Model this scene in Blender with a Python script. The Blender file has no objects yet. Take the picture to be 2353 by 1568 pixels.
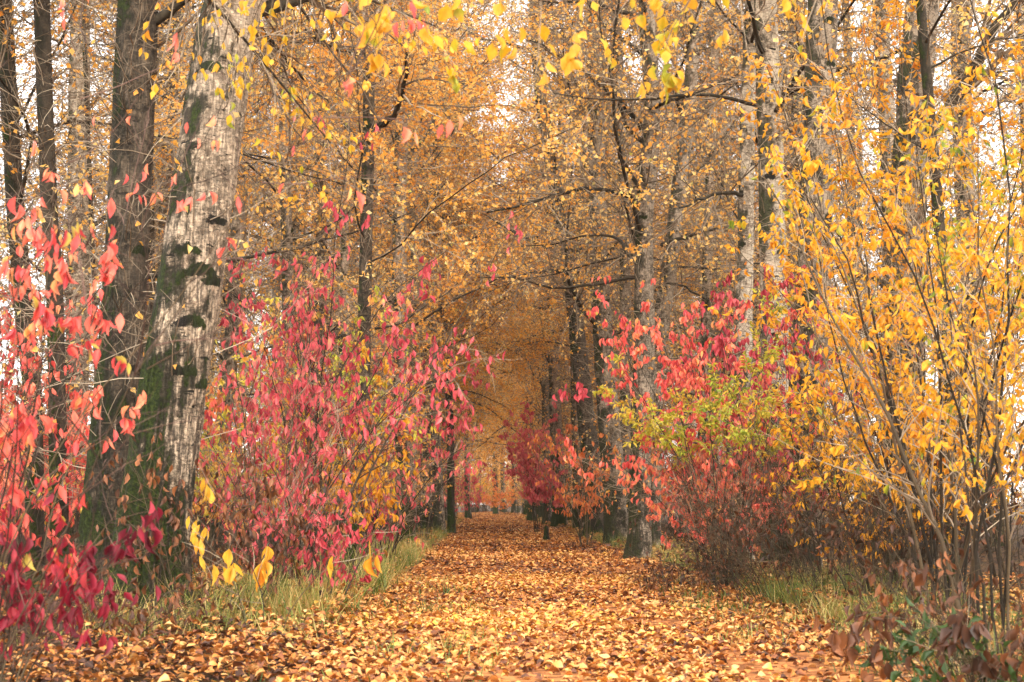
import bpy, math
import numpy as np

# ------------------------------------------------------------------ camera, world, sun, exposure
SC = bpy.context.scene
COL = SC.collection
CAMH = 1.3
FPX = 3268.0                       # focal length in pixels of a 2353 px wide picture
PITCH = math.atan((1158 - 784) / FPX)
cam = bpy.data.cameras.new('camera')
cam.sensor_width = 36.0
cam.lens = 36.0 * FPX / 2353.0
cam.clip_start, cam.clip_end = 0.1, 3000
cam.dof.use_dof = True
cam.dof.focus_distance = 26.0
cam.dof.aperture_fstop = 3.2
camo = bpy.data.objects.new('camera', cam)
COL.objects.link(camo)
camo.location = (0, 0, CAMH)
camo.rotation_euler = (math.radians(90) + PITCH, 0, 0)
SC.camera = camo

SUN_EL, SUN_AZ = math.radians(44), math.radians(170)
world = bpy.data.worlds.new('World')
SC.world = world
world.use_nodes = True
wn, wl = world.node_tree.nodes, world.node_tree.links
bg = wn['Background']
sky = wn.new('ShaderNodeTexSky')
sky.sky_type = 'NISHITA'
sky.sun_disc = False
sky.sun_elevation = SUN_EL
sky.sun_rotation = SUN_AZ
sky.air_density, sky.dust_density, sky.ozone_density = 1.0, 4.0, 1.0
mixw = wn.new('ShaderNodeMix')      # an even cloud layer over the clear sky
mixw.data_type = 'RGBA'
mixw.inputs['Factor'].default_value = 0.82
mixw.inputs['B'].default_value = (7.9, 7.5, 7.0, 1)
wl.new(sky.outputs['Color'], mixw.inputs['A'])
wl.new(mixw.outputs['Result'], bg.inputs['Color'])
bg.inputs['Strength'].default_value = 0.15
sun = bpy.data.lights.new('sun', 'SUN')
sun.energy = 1.0
sun.angle = math.radians(25)
sun.color = (1.0, 0.94, 0.86)
suno = bpy.data.objects.new('sun', sun)
COL.objects.link(suno)
# light from high on the right, a little behind the camera
suno.rotation_euler = (math.radians(46), 0, math.radians(10))
SC.view_settings.view_transform = 'Standard'
SC.view_settings.look = 'None'
SC.view_settings.exposure = 1.9
SC.view_settings.gamma = 1.0
SC.cycles.max_bounces = 10
SC.cycles.diffuse_bounces = 6
SC.cycles.glossy_bounces = 2
SC.cycles.transmission_bounces = 6
SC.cycles.use_adaptive_sampling = False
SC.cycles.caustics_reflective = SC.cycles.caustics_refractive = False

# ------------------------------------------------------------------ helpers
rng = np.random.default_rng(11)
CP, SP = math.cos(PITCH), math.sin(PITCH)


def at(px, py, Y):
    """point seen at that pixel of the photograph, standing Y metres ahead"""
    u, v = (px - 1176.5) / FPX, (784 - py) / FPX
    t = Y / (CP - v * SP)
    return np.array([u * t, Y, CAMH + (SP + v * CP) * t])


def xpath(Y):
    Y = np.asarray(Y, float)
    return 1.25 - 0.0225 * Y - 2.6 * np.clip((Y - 140) / 50, 0, None) ** 2


def nrm(v):
    return v / np.maximum(np.linalg.norm(v, axis=-1, keepdims=True), 1e-9)


def lattice(seed):
    return np.random.default_rng(seed).random((32, 32, 32)).astype(np.float32)


LAT = lattice(5)


def reseed(n):
    global rng
    rng = np.random.default_rng(n)


def vnoise(p):
    """smooth value noise of (N,3) points, 0..1"""
    p = np.asarray(p, float)
    i = np.floor(p).astype(int)
    f = p - i
    f = f * f * (3 - 2 * f)
    out = 0
    for dx in (0, 1):
        for dy in (0, 1):
            for dz in (0, 1):
                w = (f[..., 0] if dx else 1 - f[..., 0]) * (f[..., 1] if dy else 1 - f[..., 1]) * (f[..., 2] if dz else 1 - f[..., 2])
                out = out + w * LAT[(i[..., 0] + dx) % 32, (i[..., 1] + dy) % 32, (i[..., 2] + dz) % 32]
    return out


def fbm(p, o=3):
    s, a, t = 0, 1.0, 0
    for _ in range(o):
        s = s + a * vnoise(p)
        t += a
        a *= 0.5
        p = np.asarray(p) * 2.03 + 7.1
    return s / t


class Geo:
    """collects faces of one mesh"""

    def __init__(self):
        self.v, self.f, self.a, self.n = [], [], [], 0

    def add(self, v, faces, a=None):
        v = np.asarray(v, np.float32).reshape(-1, 3)
        for f in faces:
            self.f.append(np.asarray(f, np.int64) + self.n)
        self.v.append(v)
        self.a.append(np.zeros(len(v), np.float32) if a is None else np.asarray(a, np.float32))
        self.n += len(v)

    def mesh(self, name, mat, smooth=True):
        me = bpy.data.meshes.new(name)
        v = np.concatenate(self.v)
        me.vertices.add(len(v))
        me.vertices.foreach_set('co', v.ravel())
        idx = np.concatenate([f.ravel() for f in self.f])
        tot = np.concatenate([np.full(len(f), f.shape[1]) for f in self.f])
        start = np.concatenate([[0], np.cumsum(tot)[:-1]])
        me.loops.add(len(idx))
        me.loops.foreach_set('vertex_index', idx.astype(np.int32))
        me.polygons.add(len(tot))
        me.polygons.foreach_set('loop_start', start.astype(np.int32))
        me.polygons.foreach_set('loop_total', tot.astype(np.int32))
        me.polygons.foreach_set('use_smooth', np.full(len(tot), smooth))
        at_ = me.attributes.new('lv', 'FLOAT', 'POINT')
        at_.data.foreach_set('value', np.concatenate(self.a))
        me.materials.append(mat)
        me.update(calc_edges=True)
        return me


def link(name, data, parent=None, loc=None):
    o = bpy.data.objects.new(name, data)
    COL.objects.link(o)
    if parent is not None:
        o.parent = parent
    if loc is not None:
        o.location = loc
    return o


def tag(o, label=None, cat=None, group=None, kind=None):
    if label: o['label'] = label
    if cat: o['category'] = cat
    if group: o['group'] = group
    if kind: o['kind'] = kind
    return o


def tubes(g, P, R, sides, a=0.0):
    """N tubes through P (N,K,3) of radii R (N,K)"""
    P = np.asarray(P, float)
    N, K, _ = P.shape
    if N == 0:
        return
    T = nrm(np.gradient(P, axis=1))
    ref = nrm(np.cross(T.mean(1), rng.normal(size=(N, 3))))[:, None, :]
    U = nrm(ref - T * (ref * T).sum(-1, keepdims=True))
    V = np.cross(T, U)
    an = np.arange(sides) * 2 * np.pi / sides
    ring = U[:, :, None, :] * np.cos(an)[None, None, :, None] + V[:, :, None, :] * np.sin(an)[None, None, :, None]
    X = P[:, :, None, :] + ring * R[:, :, None, None]
    b = (np.arange(N)[:, None, None] * K + np.arange(K - 1)[None, :, None]) * sides
    s = np.arange(sides)[None, None, :]
    s2 = (s + 1) % sides
    q = np.stack([b + s, b + s2, b + sides + s2, b + sides + s], -1).reshape(-1, 4)
    av = np.broadcast_to(np.asarray(a, float).reshape(-1, 1), (N, K * sides)) if np.ndim(a) else np.full((N, K * sides), a)
    g.add(X.reshape(-1, 3), [q], av.ravel())


# leaf templates: x across, y along, z out of the blade
LEAF_BIG = (np.array([[0, 0, 0], [-.31, .22, .10], [-.46, .45, .13], [-.23, .76, .08], [0, 1.0, -.08],
                      [.23, .76, .08], [.46, .45, .13], [.31, .22, .10], [0, .25, .0], [0, .5, 0], [0, .76, -.02]]),
            [np.array([[0, 8, 1], [0, 7, 8], [10, 4, 3], [10, 5, 4]]),
             np.array([[1, 8, 9, 2], [8, 7, 6, 9], [2, 9, 10, 3], [9, 6, 5, 10]])])
LEAF_MID = (np.array([[0, 0, 0], [-.45, .42, .12], [0, 1, -.05], [.45, .42, .12], [0, .45, 0.0], [-.2, .8, .04], [.2, .8, .04]]),
            [np.array([[0, 4, 1], [0, 3, 4], [4, 2, 5], [4, 6, 2], [1, 4, 5], [3, 6, 4]])])
LEAF_FAR = (np.array([[0, 0, 0], [-.45, .42, .14], [0, 1, 0], [.45, .42, .14]]),
            [np.array([[0, 2, 1], [0, 3, 2]])])


def leaves(g, B, D, Nn, L, W, lv, tpl=LEAF_MID, curl=0.0):
    N = len(B)
    if N == 0:
        return
    D = nrm(D)
    S = nrm(np.cross(D, Nn))
    Nn = np.cross(S, D)
    t, fs = tpl
    L = np.broadcast_to(L, N)
    W = np.broadcast_to(W, N)
    cu = rng.uniform(-1, 1, N) * curl
    z = t[None, :, 2] * rng.uniform(.2, 3.2, N)[:, None] + cu[:, None] * (t[None, :, 1] ** 2)
    skew = rng.uniform(-.15, .15, N)
    X = (B[:, None, :] + D[:, None, :] * (t[None, :, 1] * L[:, None])[..., None]
         + S[:, None, :] * ((t[None, :, 0] * W[:, None] + skew[:, None] * t[None, :, 1] ** 2) * L[:, None])[..., None]
         + Nn[:, None, :] * (z * L[:, None])[..., None])
    k = len(t)
    off = np.arange(N)[:, None, None] * k
    lvv = lv[:, None] + (t[None, :, 1] - .5) * rng.normal(0, .22, (N, 1)) + np.abs(t[None, :, 0]) * rng.normal(0, .3, (N, 1))
    g.add(X.reshape(-1, 3), [(f[None] + off).reshape(-1, f.shape[1]) for f in fs], np.clip(lvv, 0, 1).ravel())


def interp(P, t):
    """point, tangent of polylines P (N,K,3) at t (N,)"""
    K = P.shape[1]
    s = np.clip(t, 0, .9999) * (K - 1)
    i = s.astype(int)
    f = (s - i)[:, None]
    r = np.arange(len(P))
    a, b = P[r, i], P[r, i + 1]
    return a + (b - a) * f, nrm(b - a)


def grow(B, D, L, K, wig, grav):
    """polylines from B along D: grav is a vector added at every step"""
    N = len(B)
    P = np.zeros((N, K, 3))
    P[:, 0] = B
    d = nrm(D)
    st = np.broadcast_to(L, N)[:, None] / (K - 1)
    for k in range(1, K):
        d = nrm(d + rng.normal(size=(N, 3)) * wig + grav)
        P[:, k] = P[:, k - 1] + d * st
    return P


def branch(P, R, n, t0, t1, ang, L, K, wig, grav, rr, rmin=.0025, bias=(0, 0, 0), wlen=True):
    """n side shoots from parents P,R"""
    ln = np.linalg.norm(np.diff(P, axis=1), axis=2).sum(1)
    w = ln / ln.sum() if wlen else None
    i = rng.choice(len(P), n, p=w)
    t = rng.uniform(t0, t1, n)
    b, T = interp(P[i], t)
    pr = R[i, 0] + (R[i, -1] - R[i, 0]) * t
    q = nrm(np.cross(T, rng.normal(size=(n, 3))))
    a = np.radians(rng.uniform(ang[0], ang[1], n))[:, None]
    d = T * np.cos(a) + q * np.sin(a) + np.array(bias)
    le = rng.uniform(L[0], L[1], n) * (1.15 - .5 * t)
    Q = grow(b, d, le, K, wig, np.array(grav))
    r0 = np.maximum(pr * rr * rng.uniform(.6, 1, n), rmin)
    return Q, r0[:, None] * np.linspace(1, .35, K)[None, :]


def leaf_on(g, P, n, L, W, t0, droop, lvf, tpl, spread=.5, curl=.2, pet=.3, up=.2, clump=True, zthin=None):
    """n leaves along the shoots P"""
    if n <= 0:
        return
    if clump:
        w = rng.random(len(P)) ** 2.4 + .02
        i = rng.choice(len(P), n, p=w / w.sum())
    else:
        i = rng.integers(0, len(P), n)
    t = rng.uniform(t0, 1, n)
    b, T = interp(P[i], t)
    if zthin is not None:      # crown tops thinned, largely out of view, to let more sky light down
        k = rng.random(n) > np.clip((b[:, 2] - zthin) / 4, 0, .8)
        b, T, n = b[k], T[k], int(k.sum())
    le = rng.uniform(L[0], L[1], n)
    r = nrm(rng.normal(size=(n, 3)))
    d = nrm(nrm(T * .5 + r * spread * 2) * (1 - droop) + np.array([0, 0, -1.]) * droop + rng.normal(size=(n, 3)) * .2)
    nn = rng.normal(size=(n, 3)) + np.array([0, 0, up])
    leaves(g, b + d * (le * pet)[:, None] * .5, d, nn, le, rng.uniform(W[0], W[1], n), lvf(b), tpl, curl)


# ------------------------------------------------------------------ materials
def s2l(r, g, b):
    f = lambda c: (c / 255 / 12.92) if c <= 10 else ((c / 255 + .055) / 1.055) ** 2.4
    return (f(r), f(g), f(b), 1)


def new_mat(name):
    m = bpy.data.materials.new(name)
    m.use_nodes = True
    n = m.node_tree.nodes
    n.clear()
    return m, n, m.node_tree.links, n.new('ShaderNodeOutputMaterial')


def ramp(n, stops):
    r = n.new('ShaderNodeValToRGB')
    e = r.color_ramp.elements
    while len(e) < len(stops):
        e.new(0.5)
    for k, (p, c) in enumerate(stops):
        e[k].position = p
        e[k].color = c
    return r


def math_node(n, l, op, a, b=None, c=None, clamp=False):
    m = n.new('ShaderNodeMath')
    m.operation = op
    m.use_clamp = clamp
    for k, x in enumerate((a, b, c)):
        if x is None:
            continue
        if hasattr(x, 'links'):
            l.new(x, m.inputs[k])
        else:
            m.inputs[k].default_value = x
    return m.outputs[0]


def leaf_mat(name, stops, trans=.4, rough=.5, objvar=.14, spot=.34, k=1.0):
    stops = [(p, tuple(x * k for x in c[:3]) + (1,)) for p, c in stops]
    m, n, l, out = new_mat(name)
    a = n.new('ShaderNodeAttribute')
    a.attribute_name = 'lv'
    oi = n.new('ShaderNodeObjectInfo')
    v = math_node(n, l, 'MULTIPLY_ADD', oi.outputs['Random'], objvar, a.outputs['Fac'])
    v = math_node(n, l, 'SUBTRACT', v, objvar / 2, clamp=True)
    r = ramp(n, stops)
    l.new(v, r.inputs[0])
    # blotches on the blades
    tc = n.new('ShaderNodeTexCoord')
    no = n.new('ShaderNodeTexNoise')
    no.inputs['Scale'].default_value = 22
    no.inputs['Detail'].default_value = 2
    l.new(tc.outputs['Object'], no.inputs['Vector'])
    hs = n.new('ShaderNodeHueSaturation')
    l.new(r.outputs['Color'], hs.inputs['Color'])
    l.new(math_node(n, l, 'MULTIPLY_ADD', no.outputs['Fac'], spot * 2, 1 - spot), hs.inputs['Value'])
    b = n.new('ShaderNodeBsdfPrincipled')
    b.inputs['Roughness'].default_value = rough
    b.inputs['Specular IOR Level'].default_value = .35
    l.new(hs.outputs['Color'], b.inputs['Base Color'])
    t = n.new('ShaderNodeBsdfTranslucent')
    l.new(hs.outputs['Color'], t.inputs['Color'])
    mx = n.new('ShaderNodeMixShader')
    mx.inputs[0].default_value = trans
    l.new(b.outputs[0], mx.inputs[1])
    l.new(t.outputs[0], mx.inputs[2])
    l.new(mx.outputs[0], out.inputs[0])
    return m


def bark_mat(name, light, dark, moss=.5, crack=.5, lent=.5, fiss_h=3.0, side=(-.8, -.25), bump=.6, foot_amt=.42):
    m, n, l, out = new_mat(name)
    tc = n.new('ShaderNodeTexCoord')
    oi = n.new('ShaderNodeObjectInfo')
    off = n.new('ShaderNodeVectorMath')
    off.operation = 'ADD'
    sc = math_node(n, l, 'MULTIPLY', oi.outputs['Random'], 57.0)
    l.new(tc.outputs['Object'], off.inputs[0])
    l.new(sc, off.inputs[1])

    def noise(scale, det=4, rough=.55, src=None):
        mp = n.new('ShaderNodeMapping')
        mp.inputs['Scale'].default_value = scale
        l.new(src or off.outputs[0], mp.inputs[0])
        no = n.new('ShaderNodeTexNoise')
        no.inputs['Scale'].default_value = 1
        no.inputs['Detail'].default_value = det
        no.inputs['Roughness'].default_value = rough
        l.new(mp.outputs[0], no.inputs['Vector'])
        return no.outputs['Fac']

    def mixc(f, a, b):
        x = n.new('ShaderNodeMix')
        x.data_type = 'RGBA'
        l.new(f, x.inputs['Factor'])
        for k, c in (('A', a), ('B', b)):
            if hasattr(c, 'links'):
                l.new(c, x.inputs[k])
            else:
                x.inputs[k].default_value = c
        return x.outputs['Result']

    def thr(v, lo, hi):
        r = n.new('ShaderNodeMapRange')
        r.interpolation_type = 'SMOOTHSTEP'
        r.inputs['From Min'].default_value = lo
        r.inputs['From Max'].default_value = hi
        l.new(v, r.inputs['Value'])
        return r.outputs[0]

    sep = n.new('ShaderNodeSeparateXYZ')
    l.new(tc.outputs['Object'], sep.inputs[0])
    base = mixc(thr(noise((2.6, 2.6, 2.4), 8, .72), .38, .62), dark, light)
    pale = mixc(thr(noise((12, 12, 16), 6, .75), .44, .64), base, (light[0] * 1.18, light[1] * 1.16, light[2] * 1.12, 1))
    lentf = thr(noise((11, 11, 52), 4, .65), .57, .66)
    lentf = math_node(n, l, 'MULTIPLY', lentf, lent)
    scar = thr(noise((2.3, 2.3, 9), 3, .62), .655, .69)
    scar = math_node(n, l, 'MULTIPLY', scar, lent)
    fis = thr(math_node(n, l, 'MULTIPLY_ADD', noise((38, 38, 3.2), 5, .65), .75, math_node(n, l, 'MULTIPLY', noise((18, 18, 34), 5, .75), .5)), .55, .74)
    hz = n.new('ShaderNodeMapRange')
    hz.inputs['From Min'].default_value = fiss_h * 2
    hz.inputs['From Max'].default_value = fiss_h * .3
    hz.inputs['To Min'].default_value = .25
    l.new(sep.outputs['Z'], hz.inputs['Value'])
    fisf = math_node(n, l, 'MULTIPLY', math_node(n, l, 'MULTIPLY', fis, hz.outputs[0]), crack)
    blk = (.022, .018, .014, 1)
    c = mixc(lentf, pale, blk)
    c = mixc(fisf, c, (.05, .04, .03, 1))
    c = mixc(scar, c, blk)
    # moss and dark algae on the weather side and round the foot
    ge = n.new('ShaderNodeNewGeometry')
    dot = n.new('ShaderNodeVectorMath')
    dot.operation = 'DOT_PRODUCT'
    l.new(ge.outputs['Normal'], dot.inputs[0])
    dot.inputs[1].default_value = (side[0], side[1], 0)
    big = noise((2.2, 2.2, 1.5), 8, .72)
    wx = math_node(n, l, 'MULTIPLY_ADD', dot.outputs['Value'], .46, math_node(n, l, 'MULTIPLY_ADD', big, 2.5, -1.02))
    foot = n.new('ShaderNodeMapRange')
    foot.inputs['From Min'].default_value = 4.5
    foot.inputs['From Max'].default_value = .2
    foot.inputs['To Max'].default_value = foot_amt
    l.new(sep.outputs['Z'], foot.inputs['Value'])
    wx = math_node(n, l, 'ADD', wx, foot.outputs[0])
    alg = math_node(n, l, 'MULTIPLY', thr(wx, .34, .58), min(1, moss * 1.5))
    c = mixc(math_node(n, l, 'MULTIPLY', alg, .92), c, (.020, .018, .011, 1))
    mossn = thr(math_node(n, l, 'MULTIPLY_ADD', noise((6, 6, 5), 6, .7), .9, math_node(n, l, 'SUBTRACT', wx, .42)), .60, .82)
    mcol = mixc(thr(noise((26, 26, 26), 5, .7), .38, .66), (.010, .018, .003, 1), (.042, .060, .008, 1))
    c = mixc(math_node(n, l, 'MULTIPLY', mossn, moss), c, mcol)
    sa = n.new('ShaderNodeAttribute')
    sa.attribute_name = 'lv'
    sf = thr(math_node(n, l, 'MULTIPLY_ADD', noise((13, 13, 22), 6, .75), 1.3, math_node(n, l, 'SUBTRACT', sa.outputs['Fac'], .66)), .34, .52)
    c = mixc(sf, c, mixc(thr(big, .42, .6), (.016, .013, .010, 1), (.022, .030, .006, 1)))
    b = n.new('ShaderNodeBsdfPrincipled')
    b.inputs['Roughness'].default_value = .9
    b.inputs['Specular IOR Level'].default_value = .2
    l.new(c, b.inputs['Base Color'])
    hgt = math_node(n, l, 'SUBTRACT', noise((24, 24, 14), 5, .7), math_node(n, l, 'MULTIPLY', math_node(n, l, 'ADD', fisf, scar), .9))
    hgt = math_node(n, l, 'ADD', hgt, math_node(n, l, 'MULTIPLY', mossn, .5))
    bp = n.new('ShaderNodeBump')
    bp.inputs['Strength'].default_value = bump
    bp.inputs['Distance'].default_value = .02
    l.new(hgt, bp.inputs['Height'])
    l.new(bp.outputs[0], b.inputs['Normal'])
    l.new(b.outputs[0], out.inputs[0])
    return m


def twig_mat(name, stops):
    m, n, l, out = new_mat(name)
    tc = n.new('ShaderNodeTexCoord')
    no = n.new('ShaderNodeTexNoise')
    no.inputs['Scale'].default_value = 2.5
    no.inputs['Detail'].default_value = 4
    l.new(tc.outputs['Object'], no.inputs['Vector'])
    a = n.new('ShaderNodeAttribute')
    a.attribute_name = 'lv'
    v = math_node(n, l, 'MULTIPLY_ADD', no.outputs['Fac'], .5, math_node(n, l, 'MULTIPLY', a.outputs['Fac'], .6))
    r = ramp(n, stops)
    l.new(v, r.inputs[0])
    b = n.new('ShaderNodeBsdfPrincipled')
    b.inputs['Roughness'].default_value = .8
    b.inputs['Specular IOR Level'].default_value = .25
    l.new(r.outputs[0], b.inputs['Base Color'])
    l.new(b.outputs[0], out.inputs[0])
    return m


M = {}
M['gold'] = leaf_mat('golden leaf', [(0, s2l(132, 88, 50)), (.12, s2l(214, 138, 58)), (.38, s2l(240, 172, 72)), (.65, s2l(248, 196, 100)),
                                     (.88, s2l(252, 226, 160)), (1, s2l(204, 196, 92))], .56)
M['bigyellow'] = leaf_mat('broad yellow leaf', [(0, s2l(150, 165, 55)), (.18, s2l(196, 186, 50)), (.4, s2l(240, 182, 40)), (.75, s2l(246, 196, 70)),
                                               (1, s2l(238, 150, 30))], .45, k=0.8)
M['yellow'] = leaf_mat('shrub yellow leaf', [(0, s2l(104, 128, 40)), (.12, s2l(180, 176, 50)), (.3, s2l(240, 180, 42)), (.72, s2l(246, 178, 46)),
                                            (1, s2l(226, 140, 44))], .44, k=0.86)
M['lime'] = leaf_mat('lime yellow leaf', [(0, s2l(128, 150, 50)), (.35, s2l(196, 196, 66)), (.7, s2l(232, 205, 80)), (1, s2l(240, 178, 60))], .42, k=0.85)
M['red'] = leaf_mat('crimson leaf', [(0, s2l(190, 168, 70)), (.06, s2l(150, 40, 54)), (.3, s2l(206, 70, 84)), (.62, s2l(232, 102, 108)), (.85, s2l(242, 138, 126)), (1, s2l(246, 190, 92))], .38, k=0.86)
M['coral'] = leaf_mat('coral leaf', [(0, s2l(200, 176, 80)), (.06, s2l(184, 52, 62)), (.28, s2l(224, 84, 80)), (.6, s2l(240, 122, 102)), (.85, s2l(244, 152, 110)), (1, s2l(246, 192, 100))], .38, k=0.96)
M['crimson'] = leaf_mat('dark crimson leaf', [(0, s2l(100, 22, 40)), (.5, s2l(170, 40, 62)), (1, s2l(216, 84, 88))], .36, k=0.75)
M['orange'] = leaf_mat('orange leaf', [(0, s2l(150, 84, 50)), (.4, s2l(222, 120, 64)), (.75, s2l(238, 148, 80)), (1, s2l(240, 176, 70))], .4, k=0.9)
M['brown'] = leaf_mat('withered brown leaf', [(0, s2l(34, 22, 14)), (.5, s2l(88, 52, 30)), (1, s2l(156, 96, 54))], .2, k=0.8)
M['green'] = leaf_mat('green leaf', [(0, s2l(40, 62, 30)), (.6, s2l(70, 98, 44)), (1, s2l(130, 140, 50))], .3, k=0.8)
M['litter'] = leaf_mat('fallen leaf', [(0, s2l(72, 46, 34)), (.18, s2l(138, 82, 50)), (.4, s2l(202, 126, 56)), (.62, s2l(222, 152, 78)), (.86, s2l(230, 184, 122)),
                                      (1, s2l(234, 174, 66))],   .12, .62, 0, .3, k=0.8)
M['grassb'] = leaf_mat('grass blade', [(0, s2l(60, 92, 36)), (.35, s2l(120, 140, 56)), (.62, s2l(176, 164, 88)), (1, s2l(222, 186, 124))], .35, .5, 0, .1, k=0.78)
M['bark_pale'] = bark_mat('pale poplar bark', s2l(190, 170, 146), s2l(100, 84, 68), .95, 1.0, 1.0, 5.0, bump=1.0, foot_amt=.72)
M['bark_dark'] = bark_mat('dark mossy bark', s2l(104, 91, 76), s2l(36, 30, 24), .85, 1.0, .9, 7.0, bump=1.0)
M['bark_birch'] = bark_mat('whitish banded bark', s2l(204, 190, 168), s2l(122, 107, 90), .6, .6, 1.0, 3.0, bump=.8)
M['bark_grey'] = bark_mat('grey poplar bark', s2l(172, 156, 136), s2l(58, 48, 38), .6, 1.0, 1.0, 5.0, bump=.9)
M['bark_moss'] = bark_mat('mossy sapling bark', s2l(72, 62, 50), s2l(32, 26, 20), 1.0, .8, .4, 6.0, (-.5, -.5))
M['limb'] = bark_mat('limb bark', s2l(62, 54, 42), s2l(28, 24, 18), .75, .3, .4, 3.0, (0, 0))
M['twig'] = twig_mat('grey twig', [(.1, s2l(60, 49, 38)), (.5, s2l(118, 101, 82)), (.9, s2l(174, 158, 134))])
M['redtwig'] = twig_mat('reddish twig', [(.1, s2l(34, 24, 20)), (.5, s2l(66, 47, 40)), (.9, s2l(118, 92, 80))])
M['stem'] = twig_mat('shrub stem', [(.1, s2l(24, 19, 13)), (.5, s2l(48, 39, 27)), (.9, s2l(100, 84, 62))])

# ------------------------------------------------------------------ ground, path


def gheight(x, y):
    d = np.abs(x - xpath(y))
    side = np.clip((d - 3.2) / 2.5, 0, 1)
    return side * (fbm(np.stack([x * .35, y * .35, x * 0 + 3], -1), 3) - .42) * .5 - .012


def ground_mat(name, cols, scale):
    m, n, l, out = new_mat(name)
    tc = n.new('ShaderNodeTexCoord')
    no = n.new('ShaderNodeTexNoise')
    no.inputs['Scale'].default_value = scale
    no.inputs['Detail'].default_value = 8
    no.inputs['Roughness'].default_value = .7
    l.new(tc.outputs['Object'], no.inputs['Vector'])
    vo = n.new('ShaderNodeTexVoronoi')
    vo.inputs['Scale'].default_value = 9
    l.new(tc.outputs['Object'], vo.inputs['Vector'])
    sp = n.new('ShaderNodeSeparateColor')
    l.new(vo.outputs['Color'], sp.inputs[0])
    v = math_node(n, l, 'MULTIPLY_ADD', sp.outputs[0], .35, math_node(n, l, 'MULTIPLY', no.outputs['Fac'], .75))
    r = ramp(n, cols)
    l.new(v, r.inputs[0])
    b = n.new('ShaderNodeBsdfPrincipled')
    b.inputs['Roughness'].default_value = .95
    b.inputs['Specular IOR Level'].default_value = .1
    l.new(r.outputs[0], b.inputs['Base Color'])
    bp = n.new('ShaderNodeBump')
    bp.inputs['Strength'].default_value = .8
    bp.inputs['Distance'].default_value = .03
    l.new(v, bp.inputs['Height'])
    l.new(bp.outputs[0], b.inputs['Normal'])
    l.new(b.outputs[0], out.inputs[0])
    return m


M['ground'] = ground_mat('leafy soil', [(.25, s2l(22, 16, 11)), (.5, s2l(48, 34, 22)), (.7, s2l(86, 60, 36)), (.85, s2l(52, 54, 28))], 1.4)
M['path'] = ground_mat('leaf littered path', [(.25, s2l(60, 38, 24)), (.5, s2l(128, 80, 46)), (.72, s2l(176, 118, 70)), (.9, s2l(110, 76, 46))], 2.2)


def grid(xs, ys, zf):
    X, Y = np.meshgrid(xs, ys)
    Z = zf(X, Y)
    v = np.stack([X, Y, Z], -1).reshape(-1, 3)
    nx = len(xs)
    j, i = np.meshgrid(np.arange(len(ys) - 1), np.arange(nx - 1), indexing='ij')
    a = (j * nx + i).ravel()
    return v, np.stack([a, a + 1, a + nx + 1, a + nx], -1)


xs = np.concatenate([[-900, -400, -200, -120, -80], np.arange(-50, 50.1, .8), [80, 120, 200, 400, 900]])
ys = np.concatenate([[-300, -100, -40], np.arange(-20, 120, .8), np.arange(120, 260, 3), [300, 400, 600, 1000, 1800]])
g = Geo()
v, q = grid(xs, ys, gheight)
g.add(v, [q])
tag(link('ground', g.mesh('ground', M['ground'])), kind='structure')
g = Geo()
ys = np.arange(-12, 215, 1.0)
hw = np.linspace(-1, 1, 9)
X = xpath(ys)[:, None] + hw[None, :] * (2.75 + .35 * np.sin(ys * .6)[:, None] * np.sign(hw)[None, :])
v = np.stack([X, np.broadcast_to(ys[:, None], X.shape), np.full(X.shape, .004) + .0 * X], -1).reshape(-1, 3)
j, i = np.meshgrid(np.arange(len(ys) - 1), np.arange(8), indexing='ij')
a = (j * 9 + i).ravel()
g.add(v, [np.stack([a, a + 1, a + 10, a + 9], -1)])
tag(link('path', g.mesh('path', M['path'])), kind='structure')

# ------------------------------------------------------------------ fallen leaves


def scatter_litter():
    g = Geo()
    for y0, y1, dens, L, hwid, tpl in ((8.5, 16, 470, .076, 7.5, LEAF_BIG), (15, 27, 360, .082, 6.5, LEAF_MID), (25, 62, 200, .098, 5.5, LEAF_FAR), (58, 205, 55, .16, 4.5, LEAF_FAR)):
        n = int((y1 - y0) * hwid * 2 * dens)
        y = rng.uniform(y0, y1, n)
        off = rng.uniform(-hwid, hwid, n)
        x = xpath(y) + off
        dd = np.abs(off)
        keep = rng.random(n) < np.where(dd < 2.9, 1.0, np.clip(1.0 - (dd - 2.9) / 3.6, .3, 1))
        patch = fbm(np.stack([x * .9, y * .9, x * 0], -1), 3)
        keep &= rng.random(n) < np.clip((patch - .33) * 5, .16, 1)
        x, y = x[keep], y[keep]
        n = len(x)
        z = np.maximum(gheight(x, y), 0) + .008 + rng.random(n) ** 2 * np.where(np.abs(x - xpath(y)) > 2.8, .22, .045)
        az = rng.uniform(0, 2 * np.pi, n)
        tilt = rng.normal(0, .17, n)
        D = np.stack([np.cos(az), np.sin(az), np.sin(tilt)], -1)
        N = np.stack([rng.normal(0, .3, n), rng.normal(0, .3, n), np.ones(n)], -1)
        tone = fbm(np.stack([x * .25, y * .25, x * 0 + 9], -1), 2)
        lv = np.clip(rng.beta(.95, 1.0, n) + (tone - .5) * .7 - .06 * (y > 26), 0, 1)
        le = rng.uniform(.55, 1.35, n) * L
        leaves(g, np.stack([x, y, z], -1), D, N, le, rng.uniform(.7, 1.05, n), lv, tpl, .16)
    return tag(link('fallen_leaves', g.mesh('fallen_leaves', M['litter'])), 'tan and orange fallen leaves carpeting the path', 'fallen leaves', kind='stuff')


scatter_litter()


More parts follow.
